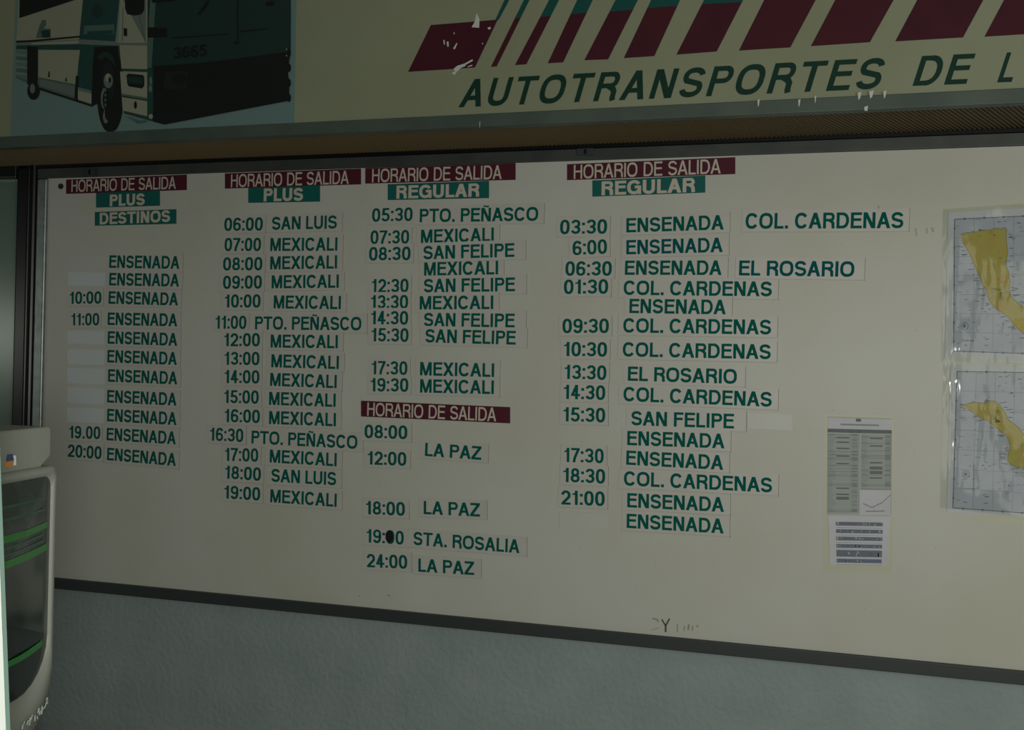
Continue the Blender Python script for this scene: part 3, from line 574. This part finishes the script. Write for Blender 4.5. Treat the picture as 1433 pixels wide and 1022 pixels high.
for (a, b_, c_, d_) in ((.56, .12, .70, .08), (.70, .08, .86, .13), (.86, .13, .99, .21), (.73, .09, .74, .04), (.6, .04, .9, .045)):
    A, B = at(*g(a, b_), -.0014), at(*g(c_, d_), -.0014); q.poly([A, B, B + Vector((0, 0, .003)), A + Vector((0, 0, .003))], 'paleink')
q.build('print', s1)
Q2 = [(1161, 791.5), (1242.5, 793), (1245.5, 723), (1159, 721.5)]
s2 = sheet(Q2, 'paper', 'printed_notice', 'small white notice with six dark printed bars under the fare sheet', 'paper', -.0018)
g = bil(Q2); q = MB(); v = .86
for k in range(6):
    hh = .075 if k != 4 else .13; v0 = .80 - k * .148 - (.03 if k == 4 else 0)
    qr(.12, v0, .89, v0 + hh, 'blueink', -.0020)
    for _ in range(14):
        u = random.uniform(.13, .86); qr(u, v0 + random.uniform(0, hh * .5), u + random.uniform(.01, .03), v0 + hh * random.uniform(.6, .95), random.choice(['paleink', 'bandink', 'greyink']), -.0021)
    qr(.12, v0 - .045, .89, v0 - .038, 'paleink', -.0020)
q.build('print', s2)
for quad, lab in (([(1152, 800), (1249, 802), (1250.5, 582), (1153.5, 580)], 'yellowed clear film behind the fare sheet and the notice'),):
    tag(sheet(quad, 'tape', 'backing_film', lab, 'film', -.0004), None)

def chart(outer, inner, land, extra, label, name, compass, notch):
    yf = -.0016; c = [at(*p, yf) for p in outer]; q = MB(); q.prism(c, (0, -yf - .0001, 0), 'paper'); mp_ = q.build(name, origin=c[0]); tag(mp_, label, 'map', 'peninsula maps in clear sleeves')
    global g
    q = MB(); y1 = yf - .0001
    P = lambda pts, m, yy: q.poly([at(*p, yy) for p in pts], m)
    P(inner, 'mapbg', y1)
    gi = bil(inner)
    def ln(a, b_, w_, m, yy=y1 - .0001):
        A, B = at(*a, yy), at(*b_, yy); n = Vector((-(B - A).z, 0, (B - A).x)).normalized() * w_ * .0009; q.poly([A - n, B - n, B + n, A + n], m)
    for i in range(4): ln(inner[i], inner[(i + 1) % 4], 1.1, 'greyink')
    for k in range(1, 7):
        u = k / 7; ln(gi(u, 0), gi(u, 1), .5, 'paleink'); ln(gi(0, u), gi(1, u), .5, 'paleink')
    for k in range(7):
        for (u, v) in ((0.0, (k + .5) / 7), ((k + .5) / 7, 1.0), ((k + .5) / 7, 0.0)):
            pt = gi(u, v); ln((pt[0] - 1, pt[1]), (pt[0] + 1.4, pt[1]), 2.8, 'greyink', y1 - .0002)
    random.seed(len(land))
    for _ in range(230):
        u, v = random.random(), random.random() ** .8; pt = gi(u, v); l_ = random.uniform(1.5, 7); ln((pt[0], pt[1]), (pt[0] + l_, pt[1] + random.uniform(-1, 1)), random.uniform(.6, 1.2), random.choice(['paleink', 'paleink', 'greyink']), y1 - .0002)
    for poly, m in land: P(poly, m, y1 - .0003)
    L0 = land[0][0]; xs = [p[0] for p in L0]; ys = [p[1] for p in L0]
    def inside(x_, y_):
        r_ = False; j = len(L0) - 1
        for i in range(len(L0)):
            if (L0[i][1] > y_) != (L0[j][1] > y_) and x_ < (L0[j][0] - L0[i][0]) * (y_ - L0[i][1]) / (L0[j][1] - L0[i][1]) + L0[i][0]: r_ = not r_
            j = i
        return r_
    for _ in range(480):
        x_, y_ = random.uniform(min(xs), max(xs)), random.uniform(min(ys), max(ys))
        if inside(x_, y_): ln((x_, y_), (x_ + random.uniform(1, 4), y_ + random.uniform(-2, 2)), random.uniform(.5, 1.1), random.choice(['mk3', 'mapor', 'olive']), y1 - .0004)
    for i in range(len(L0) - 1):   # coast line and place names running out to sea
        a, b_ = L0[i], L0[i + 1]; ln(a, b_, 1.0, 'olive', y1 - .0004)
        for k in range(2):
            t = random.random(); x_, y_ = a[0] + (b_[0] - a[0]) * t, a[1] + (b_[1] - a[1]) * t
            sd = random.choice([-1, 1]); ln((x_ + sd * 3, y_), (x_ + sd * random.uniform(7, 14), y_ + random.uniform(-2, 2)), 1.0, 'greyink', y1 - .0002)
    cx_, cy_ = compass; r_ = 5
    for t in range(12):
        a, b_ = t * math.pi / 6, (t + 1) * math.pi / 6; ln((cx_ + r_ * math.cos(a), cy_ + r_ * math.sin(a)), (cx_ + r_ * math.cos(b_), cy_ + r_ * math.sin(b_)), .7, 'greyink')
    P([(cx_ - 3, cy_ - 2), (cx_ + 1, cy_ - 2.5), (cx_ + 1.5, cy_ + 2), (cx_ - 2, cy_ + 2.5)], 'greyink', y1 - .0002)
    ln((cx_ - 4, cy_ + 20), (cx_ + 13, cy_ + 20.5), 2.2, 'paleink')
    q.build('map_print', mp_)
    # sleeve: rippled clear plastic, slightly larger than the sheet
    q = MB(); go = bil(extra); nx, nz_ = 26, 22; base = len(q.v)
    q.mi('sleeve')
    for j in range(nz_ + 1):
        for i in range(nx + 1):
            u, v = i / nx, j / nz_; e_ = min(u, 1 - u, v, 1 - v)
            p = at(*go(u, v), -.0042); p.y -= (.0028 * math.sin(u * 9 + 2 * v) * math.cos(v * 7 - u * 3) + .0022 * math.exp(-((u - .12) / .04) ** 2)) * min(1, e_ * 9)
            q.v.append(p)
    for j in range(nz_):
        for i in range(nx): k = j * (nx + 1) + i; q.f.append((k, k + 1, k + nx + 2, k + nx + 1)); q.m.append(0)
    tag(q.build('sleeve', mp_, smooth=True), 'clear wrinkled plastic sleeve')
    return mp_
M['mapor'] = mat('map_orange', (0.50, 0.32, 0.06), .5); M['olive'] = mat('map_olive', (0.26, 0.25, 0.06), .5)
baja = [(1344.6, 328.4), (1350, 326), (1362, 325.5), (1372, 323), (1385, 322.5), (1391, 320), (1408.7, 320.5), (1408, 332), (1410, 354), (1407.5, 370), (1411, 380), (1413.5, 394), (1412, 408), (1414.5, 415), (1421, 421), (1429, 428), (1438, 434), (1452, 448), (1466, 470), (1470, 484), (1458, 484), (1446, 478), (1433, 467), (1424, 460), (1417, 452), (1410, 443), (1398, 435), (1388, 426), (1383, 418), (1380, 405), (1375, 398), (1370, 384), (1365, 374), (1360, 362), (1355, 352), (1348, 340)]
chart([(1322, 500), (1540, 510), (1542, 284), (1327, 297)], [(1334.5, 491.5), (1527, 498), (1529, 298), (1335.8, 307)], [(baja, 'mapyel'), ([(1375, 400), (1400, 405), (1406, 420), (1392, 425)], 'mapyel')],
      [(1317.5, 506), (1546, 517), (1548, 277), (1319.5, 293)], 'map of a yellow northern peninsula in a clear sleeve, upper of two', 'map_sheet', (1350, 456.5), None)
sur = [(1344, 568), (1352, 566), (1364, 563.5), (1376, 564), (1384, 563), (1390, 561), (1397, 565), (1404, 573), (1409, 583), (1411, 588), (1420, 594), (1427, 601), (1433, 609), (1444, 622), (1456, 640), (1466, 660), (1476, 680), (1480, 694), (1470, 692), (1460, 678), (1450, 668), (1433, 657), (1424, 654), (1414, 650), (1410, 644), (1411, 636), (1414, 626), (1412, 618), (1409, 610), (1400, 604), (1392, 597), (1384, 590), (1376, 587), (1370, 583), (1362, 578), (1354, 572)]
chart([(1325, 716), (1540, 732), (1541, 513), (1330, 512)], [(1333.5, 711), (1527, 725), (1528, 523), (1339.4, 520)], [(sur, 'mapyel'), ([(1385, 570), (1398, 575), (1404, 590), (1392, 592)], 'mapyel')],
      [(1315.5, 711), (1546, 737), (1547, 509), (1320.5, 508)], 'map of a yellow southern peninsula in a clear sleeve, lower of two', 'map_sheet', (1352, 664), None)
sheet([(1362, 730), (1500, 739), (1500, 731.5), (1362, 722)], 'tape', 'tape_strip', 'yellowed tape strip along the foot of the lower map', 'tape', -.0006)
sheet([(1325, 292), (1500, 281), (1500, 286), (1326, 297)], 'tape', 'tape_strip', 'yellowed tape strip along the head of the upper map', 'tape', -.0006)

# ------------------------------------------------------------------ monitor on the counter
tw = (h0 * 0.117 + f0).normalized()          # along the screen, away from the camera
nn = Vector((tw.y, -tw.x, 0))                # screen faces into the room
O = CAM + ray(78, 700) * 1.2                 # far edge of the housing front
def mp2(px, py, d=0.0): return on_plane(px, py, O + nn * d, nn)
U = -tw                                      # towards the camera along the front
ztop = mp2(70, 598).z; zlow = mp2(70, 1022).z - .075
wM = 0.40
mo = thing('crt_monitor', O + U * .2 - nn * .2 + Vector((0, 0, zlow - O.z)), 'beige tube monitor with a dark curved screen and painted green reflections', 'monitor')
def loc(u, z, d): p = O + U * u + nn * d; p.z = z; return p
def ringloop(u0, u1, za, zb_, r, d, n=6, squ=0):
    out = []
    for (cu, cz, a0) in ((u1 - r, za + r, -90), (u1 - r, zb_ - r, 0), (u0 + r, zb_ - r, 90), (u0 + r, za + r, 180)):
        if squ and a0 in (0, 90): cz, cu, rr = zb_ - squ, (u1 - squ if a0 == 0 else u0 + squ), squ
        else: rr = r
        for i in range(n + 1):
            a = math.radians(a0 + 90 * i / n); out.append(loc(cu + rr * math.cos(a), cz + rr * math.sin(a), d))
    return out
def loft(loops, ms, cap_end=None, cap_start=None):
    q = MB(); n = len(loops[0])
    for L_ in loops: q.v += L_
    for j in range(len(loops) - 1):
        for i in range(n):
            a, b_ = j * n + i, j * n + (i + 1) % n; q.f.append((a, b_, b_ + n, a + n)); q.m.append(q.mi(ms[j]))
    if cap_start: q.f.append(tuple(range(n))); q.m.append(q.mi(cap_start))
    if cap_end: q.f.append(tuple(range(len(q.v) - 1, len(q.v) - 1 - n, -1))); q.m.append(q.mi(cap_end))
    return q
# glass outline measured on the screen plane
gz1 = mp2(60, 668).z; gz0 = mp2(58, 965).z; gu0 = (mp2(75, 800) - O).dot(U); gu1 = wM - .03
zt_ = ztop; zc = mp2(60, 1032).z; zh = mp2(62, 654).z
q = loft([ringloop(gu0 + .004, gu1 - .004, gz0 + .004, gz1 - .004, .056, -.012, squ=.012), ringloop(gu0, gu1, gz0, gz1, .06, -.004, squ=.014), ringloop(-.001, wM, zc + .006, zh - .002, .072, .000, squ=.008),
          ringloop(-.004, wM + .004, zc, zh, .078, -.008, squ=.008), ringloop(-.004, wM + .004, zc - .002, zh, .078, -.05, squ=.008), ringloop(.01, wM - .01, zc + .03, zh - .01, .06, -.24), ringloop(.05, wM - .05, zc + .09, zh - .05, .05, -.38)],
         ['plastic'] * 6, cap_end='plastic')
q.build('housing', mo, smooth=True)
# bulging glass
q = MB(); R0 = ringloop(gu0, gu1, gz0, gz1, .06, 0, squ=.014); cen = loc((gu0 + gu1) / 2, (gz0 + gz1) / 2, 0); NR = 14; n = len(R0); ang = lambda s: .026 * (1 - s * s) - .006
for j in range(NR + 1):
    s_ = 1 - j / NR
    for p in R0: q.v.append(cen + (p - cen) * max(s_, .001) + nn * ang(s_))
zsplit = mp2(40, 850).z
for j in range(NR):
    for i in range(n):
        a, b_ = j * n + i, j * n + (i + 1) % n; q.f.append((a, b_, b_ + n, a + n)); q.m.append(q.mi('screen' if (q.v[a].z + q.v[b_ + n].z) / 2 > zsplit - .0 else 'screen_desk_reflection'))
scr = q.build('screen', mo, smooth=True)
# green reflections painted on the screen, following the bulge
def band(z0_, th, m, ua, ub, name='green_reflection'):
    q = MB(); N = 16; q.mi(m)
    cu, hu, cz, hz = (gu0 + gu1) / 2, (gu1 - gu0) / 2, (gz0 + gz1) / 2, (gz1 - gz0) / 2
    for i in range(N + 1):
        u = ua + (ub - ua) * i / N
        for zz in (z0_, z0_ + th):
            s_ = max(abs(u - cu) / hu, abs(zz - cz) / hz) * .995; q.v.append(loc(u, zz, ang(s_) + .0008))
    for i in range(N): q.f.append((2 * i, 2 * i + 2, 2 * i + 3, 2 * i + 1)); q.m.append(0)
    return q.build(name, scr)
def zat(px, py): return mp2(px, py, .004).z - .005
band(zat(35, 743) , .0075, 'green_reflection', gu0 + .012, gu1 - .02); band(zat(35, 776), .0085, 'green_reflection', gu0 + .012, gu1 - .02); band(zat(35, 912), .0075, 'green_reflection', gu0 + .02, gu1 - .02)
for yy in (752, 761, 700, 716): band(zat(35, yy), .003, 'dim_reflection', gu0 + .022, gu1 - .03, 'dim_reflection')
# overhanging top cap with badge
q = MB(); zc0 = mp2(55, 662, -.0085).z
cap_prof = [(-.002, zc0 + .018), (-.002, zt_ - .004), (.002, zt_), (wM + .01, zt_), (wM + .012, zc0 + .012), (wM, zc0), (.030, zc0 - .001)]
q.prism([loc(u, z, -.0085) for u, z in cap_prof][::-1], nn * -.30, 'plastic'); q.build('top_cap', mo, bevel=.004)
q = MB(); bz = mp2(13.5, 646, -.008).z; bu = (mp2(13.5, 646, -.008) - O).dot(U)
q.prism([loc(bu - .006, bz + .001, -.0065), loc(bu + .006, bz + .001, -.0065), loc(bu + .004, bz + .008, -.0065), loc(bu - .003, bz + .008, -.0065)], nn * -.002, 'navy')
q.prism([loc(bu - .004, bz - .006, -.0065), loc(bu + .007, bz - .006, -.0065), loc(bu + .006, bz + .0005, -.0065), loc(bu - .006, bz + .0005, -.0065)], nn * -.002, 'orange')
q.prism([loc(bu - .010, bz - .005, -.0065), loc(bu - .007, bz - .005, -.0065), loc(bu - .006, bz + .006, -.0065), loc(bu - .009, bz + .006, -.0065)], nn * -.002, 'white')  # highlight at the badge's side, painted as a white bar
tag(q.build('badge', mo), 'small blue and orange badge with a painted white highlight')
q = MB(); q.prism([loc(-.0, zlow, .0), loc(wM, zlow, .0), loc(wM - .02, zlow + .045, -.01), loc(.02, zlow + .045, -.01)], nn * -.30, 'plastic2'); q.build('base', mo, bevel=.006)
q = MB()
random.seed(3)
for k in range(16):
    t = k / 15; px_, py_ = 34 + 36 * t + random.uniform(-3, 3), 1020 - 36 * t + random.uniform(-4, 4); p = mp2(px_, py_, .0012); p2 = mp2(px_ + random.uniform(-1, 2), py_ - random.uniform(3, 9), .0012); e_ = U * random.uniform(.0015, .004)
    q.poly([p, p + e_, p2 + e_, p2], 'tear_glint')  # pale slivers stand in for glints on the chin
tag(q.build('worn_and_glint_marks', mo), 'pale painted glints on the chin')
# counter
ct = thing('service_counter', O + U * .2 + Vector((0, 0, -O.z)), 'dark service counter under the beige monitor', 'counter')
q = MB(); q.prism([loc(-.05, zlow - .0005, .09), loc(1.0, zlow - .0005, .09), loc(1.0, zlow - .0005, -.75), loc(-.05, zlow - .0005, -.75)], (0, 0, -.035), 'desk'); q.build('worktop', ct, bevel=.003)
q = MB(); q.prism([loc(-.03, zlow - .036, .05), loc(.98, zlow - .036, .05), loc(.98, zlow - .036, -.72), loc(-.03, zlow - .036, -.72)], (0, 0, -(zlow - .036)), 'plastic2'); q.build('body', ct)
# pale upright in front of the screen
A0, A1 = CAM + ray(-5.8, 640) * .80, CAM + ray(9, 1040) * .80
bz = zlow; pd = ray(4, 850); pd.z = 0; pd.normalize()
q = MB()
def ext(A0, A1, z): t = (z - A0.z) / (A1.z - A0.z); return A0 + (A1 - A0) * t
a, b_ = ext(A0, A1, bz), ext(A0, A1, CAM.z - .06)
q.prism([a, b_, b_ - h0 * .03, a - h0 * .03], pd * .004, 'postw'); up_ = thing('upright_panel', a, 'pale upright panel edge standing in front of the monitor screen', 'panel')
q.build('face', up_); q = MB(); q.prism([a + h0 * .0035 + pd * .0045, b_ + h0 * .0035 + pd * .0045, b_ - h0 * .03 + pd * .0045, a - h0 * .03 + pd * .0045], pd * .012, 'postg'); tag(q.build('backing', up_), 'grey-green backing edge')
